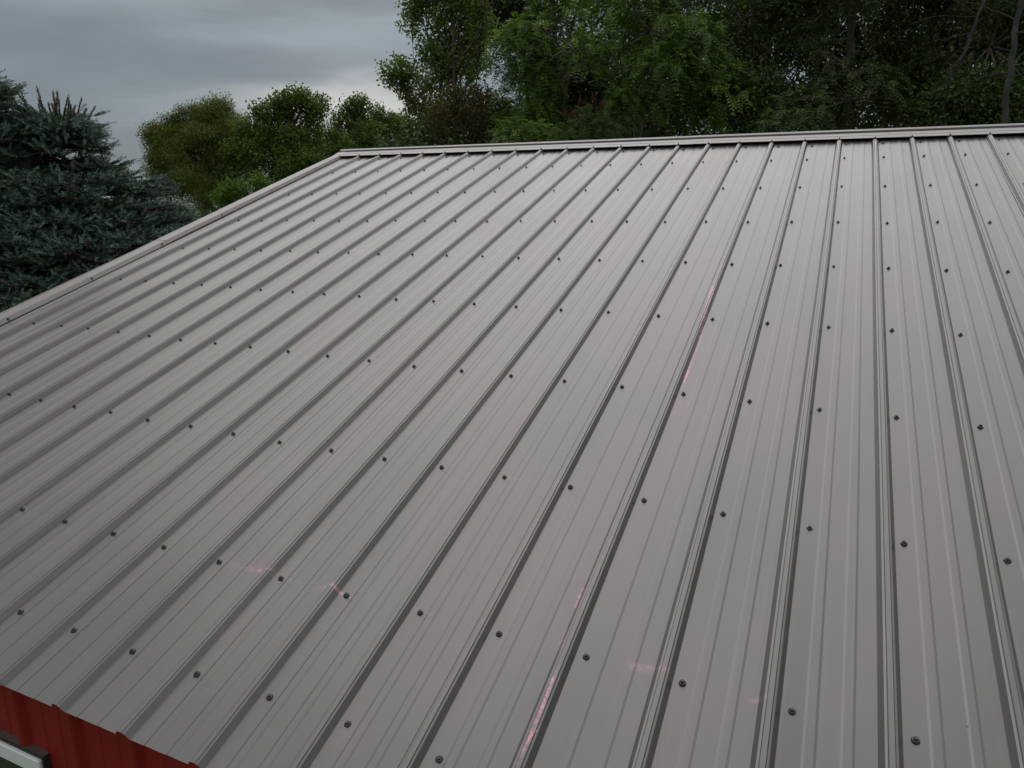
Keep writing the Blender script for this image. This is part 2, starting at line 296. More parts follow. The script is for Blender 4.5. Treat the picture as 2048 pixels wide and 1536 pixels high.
def panel(klo, khi, first_over):
    """sheet from rib klo to rib khi (inclusive); laps over rib klo, under rib khi"""
    prof = []
    for k in range(klo, khi + 1):
        x = k * S
        r = [(x + a, h + (0.0024 if (k == klo) else 0)) for a, h in RIB]
        if k == klo: r = [(x - .0720, .0022)] + r
        prof += r
        if k < khi: prof += [(x + a, h) for a, h in MINOR]
        else: prof = prof[:-1] + [(x - .0250, .0045)]
    prof = np.array(prof)
    vs = VST; n = len(prof)
    rg = random.Random(klo)
    sk = rg.uniform(-.0015, .0015); ev = EAVE + rg.uniform(-.004, .004)
    vv = vs.copy(); vv[-1] = ev
    U = np.repeat(prof[:, 0][None], len(vv), 0) + sk * (vv[:, None] / 3) + .0011 * np.sin(vv[:, None] * 1.9 + np.floor(prof[:, 0] / S + .5)[None] * 2.3 + klo)
    H = np.repeat(prof[:, 1][None], len(vv), 0) + .0005 * np.sin(vv[:, None] * 4.1 + prof[:, 0][None] * 9 + klo)
    Vv = np.repeat(vv[:, None], n, 1)
    co = RPa(U, Vv, H).reshape(-1, 3)
    uv = np.stack([U, Vv], -1).reshape(-1, 2)
    idx = np.arange(len(vv) * n).reshape(len(vv), n)
    F = np.stack([idx[:-1, :-1], idx[1:, :-1], idx[1:, 1:], idx[:-1, 1:]], -1).reshape(-1, 4)
    o = mesh_obj('roof_panel', co, F, m_roof, bld, uv=uv)
    md = o.modifiers.new('thick', 'SOLIDIFY'); md.thickness = 0.0009; md.offset = -1
    return o
panels = []
k = -20
starts = [-20, -19 + 0] if False else None
edges = [-20, -17, -13, -9, -5, -1, 3, 7, 11, 15, 19, 23, 27, KR]
for a, b_k in zip(edges[:-1], edges[1:]):
    panels.append(((a, b_k), panel(a, b_k, True)))
def panel_for(k):
    for (a, b_), o in panels:
        if a <= k < b_: return o
    return panels[-1][1]
# back slope: one sheet per cover width as well
APEX_Y = RP(0, RIDGE_V, 0)[1]
for (a, b_), o in panels:
    me = o.data.copy(); 
    n = len(me.vertices); co = np.empty(n * 3, np.float32); me.vertices.foreach_get('co', co); co = co.reshape(-1, 3)
    co[:, 1] = 2 * APEX_Y - co[:, 1]
    me.vertices.foreach_set('co', co.ravel()); me.flip_normals(); me.update()
    q = bpy.data.objects.new('roof_panel', me); col.objects.link(q); q.parent = bld
    md = q.modifiers.new('thick', 'SOLIDIFY'); md.thickness = 0.0009; md.offset = -1

# screws -------------------------------------------------------------
def roof_frame(u, v, h=0.0, tilt=(0, 0), spin=0.0):
    o = RP(u, v, h)
    X = Vector((1, 0, 0)); Yv = Vector((0, THC, THS)); Z = Vector((0, -THS, THC))
    M = Matrix((X, Yv, Z)).transposed().to_4x4()
    M.translation = Vector(o)
    return M @ Matrix.Rotation(tilt[0], 4, 'X') @ Matrix.Rotation(tilt[1], 4, 'Y') @ Matrix.Rotation(spin, 4, 'Z')
mb = MB()
mb.lathe([(.0086, .0000), (.0092, .0012), (.0080, .0026)], 16, cap=True)
nb0 = len(mb.f)
mb.lathe([(.0076, .0026), (.0078, .0034), (.0062, .0042), (.0050, .0045)], 16, cap=True)
mb.lathe([(.0044, .0040), (.0046, .0094), (.0040, .0104), (.0016, .0102)], 6, cap=True)
sm = mesh_obj('screw', np.array(mb.v), mb.f, m_screw, None, mats=[m_screw, m_rubber])
screw_me = sm.data; screw_me.transform(Matrix.Scale(.92, 4)); bpy.data.objects.remove(sm)
for i, p in enumerate(screw_me.polygons): p.material_index = 1 if i < nb0 else 0
ROWV = [(-.0059, -2.4505), (-.0055, -1.8312), (-.0053, -1.2096), (-.0024, -.5988), (.0018, .0239), (.0018, .6298), (-.0006, 1.2199), (-.0008, 1.7899), (-.0008, 2.1206)]
rg = random.Random(5)
allsc = []
for r in range(9):
    for k in range(-19, KR):
        if (k, r) in SCREWS: dx, v = SCREWS[(k, r)]
        else: dx, v = rg.uniform(-.006, .008), ROWV[r][0] * k + ROWV[r][1] + rg.uniform(-.006, .006)
        allsc.append((k, k * S + dx, v, rg.uniform(-.09, .09), rg.uniform(-.09, .09), rg.uniform(0, 6)))
for k in range(-19, KR): allsc.append((k, k * S + rg.uniform(0, .012), -2.80 - .012 * k * S + rg.uniform(-.008, .008), 0, 0, rg.uniform(0, 6)))
def visible(u, v, h=0.0):
    p = R_ @ (RP(u, v, h) - CC)
    x = 1024 + FPX * p[0] / p[2]; y = 768 + FPX * p[1] / p[2]
    return p[2] > 0 and -4 < x < 2052 and -4 < y < 1540, float(np.linalg.norm(p))
vis = [(visible(s_[1], s_[2])[1], s_) for s_ in allsc if visible(s_[1], s_[2])[0]]
vis.sort(key=lambda t: t[0])
near = [s_ for d, s_ in vis[:100]]; nearset = set(id(x) for x in near)
for s_ in near:
    k, u, v, a, b2, sp = s_
    o = bpy.data.objects.new('screw', screw_me); col.objects.link(o); o.parent = panel_for(k)
    o.matrix_local = roof_frame(u, v, 0.0004, (a, b2), sp)
def bake(lst, name, parent):
    base = np.array([tuple(v.co) for v in screw_me.vertices]); fs = [tuple(p.vertices) for p in screw_me.polygons]; mi = [p.material_index for p in screw_me.polygons]
    V = []; F = []; MI = []
    for M in lst:
        Mn = np.array(M); b = len(V) * len(base)
        V.append(base @ Mn[:3, :3].T + Mn[:3, 3]); F += [tuple(i + b for i in f) for f in fs]; MI += mi
    o = mesh_obj(name, np.concatenate(V), F, m_screw, parent, mats=[m_screw, m_rubber])
    o.data.polygons.foreach_set('material_index', MI); return o
rest = [roof_frame(s_[1], s_[2], 0.0004, (s_[3], s_[4]), s_[5]) for s_ in allsc if id(s_) not in nearset]
tag(bake(rest, 'screw', bld), kind='stuff')

# ridge cap ------------------------------------------------------------
def cap_skew(u): return -.0125 * (u + 2)
capx = np.array([XL - .055, -1.62, -1.619, 1.4, 4.45, S * KR + .05])
prof = [(-2.853, .0195), (-2.8535, .0225), (-2.866, .0245), (-2.905, .0262), (-2.908, .0280), (-2.965, .0300), (-2.968, .0270), (-2.990, .0275), (-2.994, .0390), (-3.022, .0440)]
def cap_piece(u0, u1, lift):
    pr = [(v, h + lift) for v, h in prof]
    n = 14; us = np.linspace(u0, u1, n)
    rowsl = []
    for u in us:
        s_ = cap_skew(u) * .8
        front = [RP(u, v + s_, h + .0006 * math.sin(u * 2.1 + v)) for v, h in pr]
        ay = RP(u, RIDGE_V + s_ * .5, 0)[1]
        back = [np.array([p[0], 2 * ay - p[1], p[2]]) for p in front[::-1]]
        rowsl.append(front + back)
    A = np.array(rowsl); m = A.shape[1]
    idx = np.arange(n * m).reshape(n, m)
    F = np.stack([idx[:-1, :-1], idx[:-1, 1:], idx[1:, 1:], idx[1:, :-1]], -1).reshape(-1, 4)
    o = mesh_obj('ridge_cap', A.reshape(-1, 3), F[:, ::-1], m_trim, bld)
    md = o.modifiers.new('thick', 'SOLIDIFY'); md.thickness = 0.0008; md.offset = -1
    return o
caps = [cap_piece(XL - .055, -1.25, 0), cap_piece(-1.31, 1.80, .0012), cap_piece(1.74, 4.8, 0), cap_piece(4.74, S * KR + .05, .0012)]
def cap_for(u): return caps[0] if u < -1.28 else caps[1] if u < 1.77 else caps[2] if u < 4.77 else caps[3]
for k in range(-20, KR):
    u = k * S - .0437; v = -2.862 + cap_skew(u) * .8
    if not visible(u, v, .02)[0] and k > 6: continue
    o = bpy.data.objects.new('cap_screw', screw_me); col.objects.link(o); o.parent = cap_for(u)
    o.matrix_local = roof_frame(u, v - .001, .0232, (rg.uniform(-.08, .08), rg.uniform(-.08, .08)), rg.uniform(0, 6)) @ Matrix.Scale(.85, 4)
# foam closure under the cap
mb = MB()
for k in range(-20, KR):
    x = k * S
    pts = [(-.0215, .0008), (.0235, .0008), (.0305, .0030), (.046, .0030), (.053, .0008), (.0935, .0008), (.1005, .0030), (.115, .0030), (.122, .0008), (.1621, .0008), (.1735, .0158), (.1735, .018), (-.0330, .018), (-.0330, .0158)]
    for side in (0, 1):
        A = []
        for v in (-2.955, -2.985):
            vv = v + cap_skew(x) * .8
            for a, h in pts:
                p = RP(x + a, vv, h)
                if side: p = np.array([p[0], 2 * APEX_Y - p[1], p[2]])
                A.append(p)
        n = len(pts)
        F = [tuple(range(n)), tuple(range(2*n-1, n-1, -1))] + [(i, (i+1) % n, n + (i+1) % n, n + i) for i in range(n)]
        mb.add(A, F)
mb.obj('foam_closure', m_rubber, bld)

# rake trims -------------------------------------------------------------
def rake(v0, v1, lift, side=-1, inner_drift=True):
    n = 16; vs = np.linspace(v0, v1, n); rowsl = []
    for v in vs:
        dr = -.022 * max(0, -v - .2) / 1.4 if inner_drift else 0
        wob = .002 * math.sin(v * 2.3)
        pr = [(-4.545 + dr, .0035), (-4.5455 + dr, .0060), (-4.552 + dr, .0065), (-4.571 + dr * .8, .0235), (-4.640, .0300 + wob), (-4.667, .0290 + wob), (-4.670, .0260), (-4.672, -.105), (-4.665, -.118)]
        if side > 0: pr = [(S * KR * 1.0 - (u + 4.60), h) for u, h in pr]
        rowsl.append([RP(u, v, h + lift) for u, h in pr])
    A = np.array(rowsl); m = A.shape[1]; idx = np.arange(n * m).reshape(n, m)
    F = np.stack([idx[:-1, :-1], idx[:-1, 1:], idx[1:, 1:], idx[1:, :-1]], -1).reshape(-1, 4)
    if side > 0: F = F[:, ::-1]
    o = mesh_obj('rake_trim', A.reshape(-1, 3), F, m_trim, bld)
    md = o.modifiers.new('thick', 'SOLIDIFY'); md.thickness = 0.0009; md.offset = 1 if side < 0 else -1
    return o
ra = rake(-3.0, -.615, .0016); rb = rake(-.66, EAVE + .01, 0)
rc = rake(-3.0, EAVE + .01, 0, side=1)
for r in range(9):
    v = ROWV[r][1] + .0075
    v = [-2.43, -1.80, -1.19, -.575, .02, .60, 1.2, 1.79, 2.1][r]
    dr = -.022 * max(0, -v - .2) / 1.4
    o = bpy.data.objects.new('screw', screw_me); col.objects.link(o); o.parent = ra if v < -.65 else rb
    o.matrix_local = roof_frame(-4.558 + dr, v, .0125, (0, math.radians(-35)), rg.uniform(0, 6))
# back rakes
for side in (-1, 1):
    A = []
    for v in (-3.0, EAVE + .01):
        pr = [(-4.545, .0035), (-4.571, .0235), (-4.640, .0300), (-4.668, .0285), (-4.672, -.105)]
        if side > 0: pr = [(S * KR - (u + 4.60), h) for u, h in pr]
        for u, h in pr:
            p = RP(u, v, h); A.append((p[0], 2 * APEX_Y - p[1], p[2]))
    F = [(i, i + 1, i + 6, i + 5) for i in range(4)]
    o = mesh_obj('rake_trim', np.array(A), F, m_trim, bld)
    o.modifiers.new('thick', 'SOLIDIFY').thickness = 0.0009

# walls: ribbed red sheet -------------------------------------------------
WY = .07; XR = S * KR - .06; WX = -4.60
def wall_sheet(name, p0, p1, ztop, phase=0.0, holes=()):
    """ribbed sheet from p0 to p1 (2-D), outward normal to the right of p0->p1; ztop: function of distance along"""
    p0 = np.array(p0, float); p1 = np.array(p1, float); L = np.linalg.norm(p1 - p0); t = (p1 - p0) / L; nrm = np.array([t[1], -t[0]])
    pr = [(0.0, 0.0)]
    k = 0
    while True:
        x = phase + k * S
        for a, h in [(0, 0), (.0105, .015), (.0175, .0188), (.028, .0188), (.0345, .015), (.045, 0), (.090, 0), (.097, 0.0026), (.1125, 0.0026), (.1195, 0), (.160, 0), (.167, 0.0026), (.1815, 0.0026), (.1885, 0)]:
            if 0.001 < x + a < L - .001: pr.append((x + a, h))
        k += 1
        if x > L: break
    pr.append((L, 0.0))
    V = []; F = []
    for a, h in pr:
        q = p0 + t * a + nrm * h
        zs = [0.12, ztop(a)]
        V += [(q[0], q[1], zs[0]), (q[0], q[1], zs[1])]
    cuts = []
    MBx = MB()
    for i in range(len(pr) - 1):
        a0, a1 = pr[i][0], pr[i + 1][0]
        h0, h1 = pr[i][1], pr[i + 1][1]
        segs = [(a0, h0, a1, h1)]
        for (ha, hb, z0, z1) in holes:
            ns = []
            for (b0, g0, b1, g1) in segs:
                for xx in (ha, hb):
                    pass
                cutp = [b0] + [x_ for x_ in (ha, hb) if b0 < x_ < b1] + [b1]
                for c0, c1 in zip(cutp[:-1], cutp[1:]):
                    f0 = (c0 - b0) / (b1 - b0); f1 = (c1 - b0) / (b1 - b0)
                    ns.append((c0, g0 + (g1 - g0) * f0, c1, g0 + (g1 - g0) * f1))
            segs = ns
        for (b0, g0, b1, g1) in segs:
            mid = (b0 + b1) / 2
            zr = [(0.12, None)]
            hole = [h_ for h_ in holes if h_[0] < mid < h_[1]]
            rngs = [(0.12, 'top')] if not hole else [(0.12, hole[0][2]), (hole[0][3], 'top')]
            q0 = p0 + t * b0 + nrm * g0; q1 = p0 + t * b1 + nrm * g1
            for za, zb in rngs:
                z0b = ztop(b0) if zb == 'top' else zb; z1b = ztop(b1) if zb == 'top' else zb
                MBx.add([(q0[0], q0[1], za), (q1[0], q1[1], za), (q1[0], q1[1], z1b), (q0[0], q0[1], z0b)], [(0, 1, 2, 3)])
    return MBx.obj(name, m_red, bld)
ez = RP(0, EAVE - .095, 0)[2] - .026
WIN = (-3.02, -2.072, 1.55, 2.639)     # window opening x0,x1,z0,z1
YB = 2 * APEX_Y - WY
wall_sheet('wall', (WX, WY), (XR, WY), lambda a: ez, phase=.1335, holes=[(WIN[0] - WX - .007, WIN[1] - WX + .007, WIN[2] - .007, WIN[3] + .011)])
def gable_z(a):
    y = WY + a if a < 1e9 else 0
    y = min(y, 2 * APEX_Y - y)
    return ez + (y - WY) * (THS / THC)
# gable walls (split at the apex so the top follows both slopes)
Lh = APEX_Y - WY
wall_sheet('wall', (WX, APEX_Y), (WX, WY), lambda a: ez + (Lh - a) * THS / THC)
wall_sheet('wall', (WX, YB), (WX, APEX_Y), lambda a: ez + a * THS / THC)
wall_sheet('wall', (XR, WY), (XR, APEX_Y), lambda a: ez + a * THS / THC)
wall_sheet('wall', (XR, APEX_Y), (XR, YB), lambda a: ez + (Lh - a) * THS / THC)
wall_sheet('wall', (XR, YB), (WX, YB), lambda a: ez)
# timber girt / eave board behind the sheets keeps daylight out
for ya in (WY + .004, YB - .042):
    mb = MB(); mb.box((WX + .02, ya, ez - .13), (XR - .02, ya + .038, ez + .004)); mb.obj('eave_board', m_wood, bld)
mb = MB(); mb.box((WX, WY, 0), (XR, YB, .118)); mb.obj('foundation', m_wood, bld)
# wall screws near the eave
wall_screw_me = screw_me.copy(); wall_screw_me.materials.clear(); wall_screw_me.materials.append(m_red); wall_screw_me.materials.append(m_red)
for k in range(5, 6):
    u = WX + .1335 - .045 + k * S * 1.0
    if u > 0: break
    mbs = bpy.data.objects.new('wall_screw', wall_screw_me); col.objects.link(mbs); mbs.parent = bld
    M = Matrix.Rotation(math.pi / 2, 4, 'X'); M.translation = Vector((-2.345 + (k - 5) * S, WY - .0005, 2.715)); mbs.matrix_local = M

# window ---------------------------------------------------------------
x0, x1, z0, z1 = WIN
win = empty('window', (0, 0, 0), bld)
def ringbox(mb, x0, x1, z0, z1, w, ya, yb):
    mb.box((x0, ya, z1 - w), (x1, yb, z1)); mb.box((x0, ya, z0), (x1, yb, z0 + w))
    mb.box((x0, ya, z0 + w), (x0 + w, yb, z1 - w)); mb.box((x1 - w, ya, z0 + w), (x1, yb, z1 - w))
mb = MB(); ringbox(mb, x0 - .008, x1 + .008, z0 - .008, z1 + .008, .0078, WY - .021, WY + .03); mb.obj('outer_trim', m_black, win)
mb = MB(); ringbox(mb, x0, x1, z0, z1, .048, WY - .030, WY + .03); ringbox(mb, x0 + .0485, x1 - .0485, z0 + .0485, z1 - .0485, .012, WY - .020, WY + .03)
fo = mb.obj('frame', m_white, win); fo.modifiers.new('b', 'BEVEL').width = .003
mb = MB(); mb.add([(x0 + .05, WY - .012, z0 + .05), (x1 - .05, WY - .012, z0 + .05), (x1 - .05, WY - .012, z1 - .05), (x0 + .05, WY - .012, z1 - .05)], [(0, 1, 2, 3)])
mb.obj('pane', m_glass, win)
mb = MB()
for i in (1, 2, 3): xx = x1 - .05 - i * .085 * 2.4; mb.box((xx - .007, WY - .010, z0 + .06), (xx + .007, WY - .004, z1 - .06))
mb.box((x0 + .06, WY - .0105, 2.08), (x1 - .06, WY - .0035, 2.094))
mb.obj('muntin', m_frame2, win)
mb = MB(); mb.add([(x0 - .008, WY + .0, z1 + .0105), (x1 + .008, WY + .0, z1 + .0105), (x1 + .008, WY - .019, z1 + .0092), (x0 - .008, WY - .019, z1 + .0092)], [(0, 1, 2, 3)])
o = mb.obj('head_flashing', m_trim, win); o.modifiers.new('t', 'SOLIDIFY').thickness = .001

# ------------------------------------------------------------------ vegetation
def at(px, py, D):
    """world point seen at photo pixel (px,py) at horizontal distance D"""
    d = dirv(px, py); s_ = D / math.hypot(d[0], d[1]); return CC + d * s_
def unit(v): return v / (np.linalg.norm(v, axis=-1, keepdims=True) + 1e-9)
def leaf_quads(base, axis, side, L, W, fold=0.15):
    """diamond leaves: base point, unit axis, unit side; arrays"""
    nrm = np.cross(axis, side)
    L = L[:, None]; W = W[:, None]
    a = base; c = base + axis * L; mid = base + axis * L * 0.45
    b = mid + side * W * .5 + nrm * W * fold; d = mid - side * W * .5 + nrm * W * fold
    return np.stack([a, b, c, d], 1).reshape(-1, 3)
def lobes_sub(rs, mains, nsub, rsub):
    """mains: list (center(3), radii(3)) -> sub clumps scattered on and in them"""
    out = []
    for c, r in mains:
        r = np.maximum(r * .25, r - rsub * .65)
        n = max(4, int(nsub * 4.6 * (r[0] * r[2]) / rsub ** 2))
        u = unit(rs.normal(size=(n, 3))); u[:, 2] = np.abs(u[:, 2]) * np.where(rs.rand(n) < .30, -1, 1); u = unit(u)
        out_ = rs.rand(n) < .3; k = rs.uniform(.5, 1.0, n) ** .6 * np.where(out_, 1.2, 1)
        P = c + u * r * k[:, None] * .92
        R = rs.uniform(rsub * .5, rsub * 1.4, n) * np.where(out_, .6, 1)
        for i in range(n): out.append((P[i], R[i], u[i]))
    return out
def sprays(rs, subs, dens, up=.35, spread=.5):
    P = []; D = []; T = []
    for c, r, u0 in subs:
        n = max(3, int(dens * 12.57 * r * r))
        u = unit(rs.normal(size=(n, 3)) + u0 * .55 + np.array([0, 0, .25]))
        k = rs.uniform(.45, 1.0, n) ** .5
        P.append(c + u * (r * k)[:, None] * np.array([1, 1, .8])); D.append(unit(u + np.array([0, 0, up]) + rs.normal(size=(n, 3)) * spread))
        T.append(np.full(n, rs.uniform(-.16, .16)))
    return np.concatenate(P), np.concatenate(D), np.concatenate(T)
def simple_leaves(rs, P, D, T, m, tl, L, W, droop=.3, jit=.8, base_t=.5, nbias=.8):
    """m leaves along a twig of length tl at each spray"""
    n = len(P)
    t = rs.rand(n, m, 1)
    pos = P[:, None] + D[:, None] * (t - .5) * tl + rs.normal(size=(n, m, 3)) * tl * .14
    ax = unit(D[:, None] * .5 + rs.normal(size=(n, m, 3)) * jit + np.array([0, 0, -droop]))
    nr = unit(rs.normal(size=(n, m, 3)) * .6 + np.array([0, 0, nbias]))
    sd = unit(np.cross(ax, nr))
    N_ = n * m
    Ls = rs.uniform(.7, 1.2, N_) * L; Ws = rs.uniform(.7, 1.2, N_) * W
    V = leaf_quads(pos.reshape(-1, 3), ax.reshape(-1, 3), sd.reshape(-1, 3), Ls, Ws)
    ti = np.clip(base_t + np.repeat(T, m) + rs.normal(size=N_) * .14, 0, 1)
    return V, np.repeat(ti, 4)
def frond_leaves(rs, P, D, T, nf, FL, nl, L, W, base_t=.5, droop=.55):
    """compound leaves: nf fronds per spray, each with nl leaflet pairs, arching and drooping"""
    n = len(P)
    az = rs.rand(n, nf) * 2 * np.pi
    A = unit(np.cross(D, rs.normal(size=(n, 3)))); Bv = np.cross(D, A)
    rad = A[:, None] * np.cos(az)[..., None] + Bv[:, None] * np.sin(az)[..., None]
    d0 = unit(D[:, None] * rs.uniform(.2, .9, (n, nf, 1)) + rad)
    fl = FL * rs.uniform(.7, 1.2, (n, nf, 1, 1))
    t = np.linspace(.18, 1.0, nl)[None, None, :, None]
    g_ = np.array([0, 0, -1.0])
    pos = P[:, None, None] + d0[:, :, None] * t * fl + g_ * (t ** 2) * fl * droop
    tan = unit(d0[:, :, None] + g_ * 2 * t * droop)
    sdv = unit(np.cross(tan, np.array([0, 0, 1.0])) + rs.normal(size=(n, nf, 1, 3)) * .15)
    Vs = []; Ts = []
    tf = np.clip(base_t + T[:, None, None] + rs.normal(size=(n, nf, 1)) * .16 + rs.normal(size=(n, nf, nl)) * .05, 0, 1)
    for sgn in (-1, 1):
        ax = unit(sdv * sgn + tan * .45 + g_ * .28 + rs.normal(size=pos.shape) * .1)
        sd = unit(tan - ax * (tan * ax).sum(-1, keepdims=True))
        ll = (L * (1 - .45 * np.abs(t - .5) * 2) * np.ones_like(pos[..., :1])).reshape(-1) * rs.uniform(.85, 1.1, pos[..., 0].size)
        Vs.append(leaf_quads(pos.reshape(-1, 3), ax.reshape(-1, 3), sd.reshape(-1, 3), ll, ll * (W / L))); Ts.append(np.repeat(tf.reshape(-1), 4))
    return np.concatenate(Vs), np.concatenate(Ts)
def crown_obj(name, V, T, mat, root):
    n = len(V) // 4
    F = np.arange(n * 4, dtype=np.int32).reshape(n, 4)
    return mesh_obj(name, V - np.array(root.location), F, mat, root, attr=T)
def limb(rs, a, b, r0, r1, n=7, sag=.08):
    a = np.array(a, float); b = np.array(b, float); L = np.linalg.norm(b - a)
    t = np.linspace(0, 1, n)[:, None]
    P = a + (b - a) * t + np.array([0, 0, 1.0]) * sag * L * np.sin(t * np.pi) + np.cumsum(rs.normal(size=(n, 3)) * L * .012, 0) * np.sin(t * np.pi) ** .5
    return (P, np.linspace(r0, r1, n))
def skeleton(rs, root, top, subs, r0, mains, stems=1, bark=None, twigs=True):
    root = np.array(root); top = np.array(top)
    paths = []
    n = 12; t = np.linspace(0, 1, n)[:, None]
    trunk = root + (top - root) * t + np.cumsum(rs.normal(size=(n, 3)) * .07, 0) * np.array([1, 1, 0]) * (t > 0)
    rad = r0 * (1 - t[:, 0] * .85) * np.where(t[:, 0] < .05, 1.35, 1)
    paths.append((trunk, rad))
    for c, r in mains:
        c = np.array(c)
        tz = np.clip((c[2] - r[2] * .5 - root[2]) / (top[2] - root[2]) - .08, .1, .9)
        s = trunk[int(tz * (n - 1))]
        paths.append(limb(rs, s, c, r0 * .28, r0 * .09, sag=-.05))
        near_s = [q for q in subs if np.all(np.abs(q[0] - c) <= r * 1.3)]
        rs.shuffle(near_s)
        for q in near_s[:26]:
            m = c + (q[0] - c) * rs.uniform(0, .25)
            paths.append(limb(rs, m, q[0] + (q[0] - c) * .12, r0 * .12, r0 * .02, n=5, sag=.05))
    return tubes(paths, 6)
def px_ell(px, py, rx, rz, D, depth=None):
    c = at(px, py, D); d = np.linalg.norm(c - CC)
    sx = rx / FPX * d * .95; sz = rz / FPX * d * .95
    return (c, np.array([sx, (depth or sx), sz]))
def broad_tree(name, label, cat, group, ells, base, mat, kind, seed, nsub=.7, rsub=.7, bark=None, r0=.16, top=None, cov=.6, **kw):
    rs = np.random.RandomState(seed)
    root = empty(name, (float(base[0]), float(base[1]), 0.0)); tag(root, label, cat, group)
    subs = lobes_sub(rs, ells, nsub, rsub)
    dens = cov / ((kw['m'] * kw['L'] * kw['W'] * .5) if kind == 'simple' else (kw['nf'] * kw['nl'] * kw['L'] * kw['W'] * .7))
    P, D, T = sprays(rs, subs, dens, **{k_: kw.pop(k_) for k_ in ('up', 'spread') if k_ in kw})
    TREES.append(0)
    if kind == 'simple': V, T2 = simple_leaves(rs, P, D, T, **kw)
    else: V, T2 = frond_leaves(rs, P, D, T, **kw)
    crown_obj('crown', V, T2, mat, root)
    if top is None:
        c, r = max(ells, key=lambda e: e[0][2] + e[1][2]); top = c + np.array([0, 0, r[2] * .6])
    sv, sf = skeleton(rs, (base[0], base[1], 0), top, subs, r0, ells)
    mesh_obj('trunk', sv - np.array(root.location), sf, bark or m_bark, root, smooth=True)
    print('TREE', name, len(subs), len(V) // 4)
    return root, len(V) // 4

# ---- leaf palettes
L_olive = leaf_mat('olive_leaf', [(0, (.040, .052, .010)), (.5, (.105, .125, .022)), (1, (.21, .22, .045))], spec=.2)
L_mid = leaf_mat('mid_green_leaf', [(0, (.038, .062, .013)), (.5, (.095, .145, .028)), (1, (.19, .26, .055))], spec=.2)
L_dark = leaf_mat('dark_green_leaf', [(0, (.018, .032, .010)), (.5, (.052, .084, .022)), (1, (.12, .175, .042))], transl=.25, spec=.3)
L_poplar = leaf_mat('poplar_leaf', [(0, (.055, .090, .022)), (.5, (.13, .19, .046)), (1, (.27, .32, .08))], rough=.45, spec=.3, transl=.42)
L_brown = leaf_mat('bronze_leaf', [(0, (.040, .040, .014)), (.5, (.085, .085, .028)), (1, (.19, .135, .050))], spec=.2)
L_ash = leaf_mat('walnut_leaf', [(0, (.036, .068, .011)), (.5, (.10, .175, .028)), (1, (.27, .39, .07))], rough=.45, spec=.3)
L_bright = leaf_mat('bright_leaf', [(0, (.05, .09, .015)), (.5, (.10, .165, .025)), (1, (.17, .25, .04))], spec=.2)
L_sumac = leaf_mat('sumac_leaf', [(0, (.035, .065, .020)), (.5, (.080, .125, .035)), (1, (.16, .19, .055))], spec=.2)

TREES = []
# ---- spruces
def spruce_mat():
    m, nt, b, out = new_mat('blue_spruce_needle')
    at_ = N(nt, 'ShaderNodeAttribute', attribute_name='tint')
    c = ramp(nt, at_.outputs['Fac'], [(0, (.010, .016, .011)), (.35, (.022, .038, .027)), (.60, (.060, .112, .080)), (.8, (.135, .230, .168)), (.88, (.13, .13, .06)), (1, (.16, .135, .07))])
    nt.links.new(c, b.inputs['Base Color']); b.inputs['Roughness'].default_value = .6
    return m
m_needle = spruce_mat()
def needle_shoots(rs, P, D, L, T, m=58, nl=.023, nw=.0058):
    """P base, D unit direction, L length, T tint per shoot -> needle quads round each shoot"""
    n = len(P)
    A = unit(np.cross(D, np.array([.13, .21, 1.0]))); Bv = np.cross(D, A)
    t = (np.arange(m) + .5) / m
    t = np.clip(t[None] + rs.uniform(-.02, .02, (n, m)), 0, 1)
    az = rs.rand(n, m) * 2 * np.pi
    rad = A[:, None] * np.cos(az)[..., None] + Bv[:, None] * np.sin(az)[..., None]
    rad = unit(rad + np.array([0, 0, .25]))
    pos = P[:, None] + D[:, None] * (t * L[:, None])[..., None]
    lean = np.where(t > .88, 1.5, .65)[..., None]
    ax = unit(rad + D[:, None] * lean)
    sd = unit(np.cross(ax, rad + D[:, None] * .01 + rs.normal(size=ax.shape) * .3))
    N_ = n * m
    V = leaf_quads(pos.reshape(-1, 3), ax.reshape(-1, 3), sd.reshape(-1, 3), rs.uniform(.8, 1.15, N_) * nl, np.full(N_, nw), fold=0)
    return V, np.repeat(np.clip(np.repeat(T, m) + rs.normal(size=N_) * .06, 0, 1), 4)
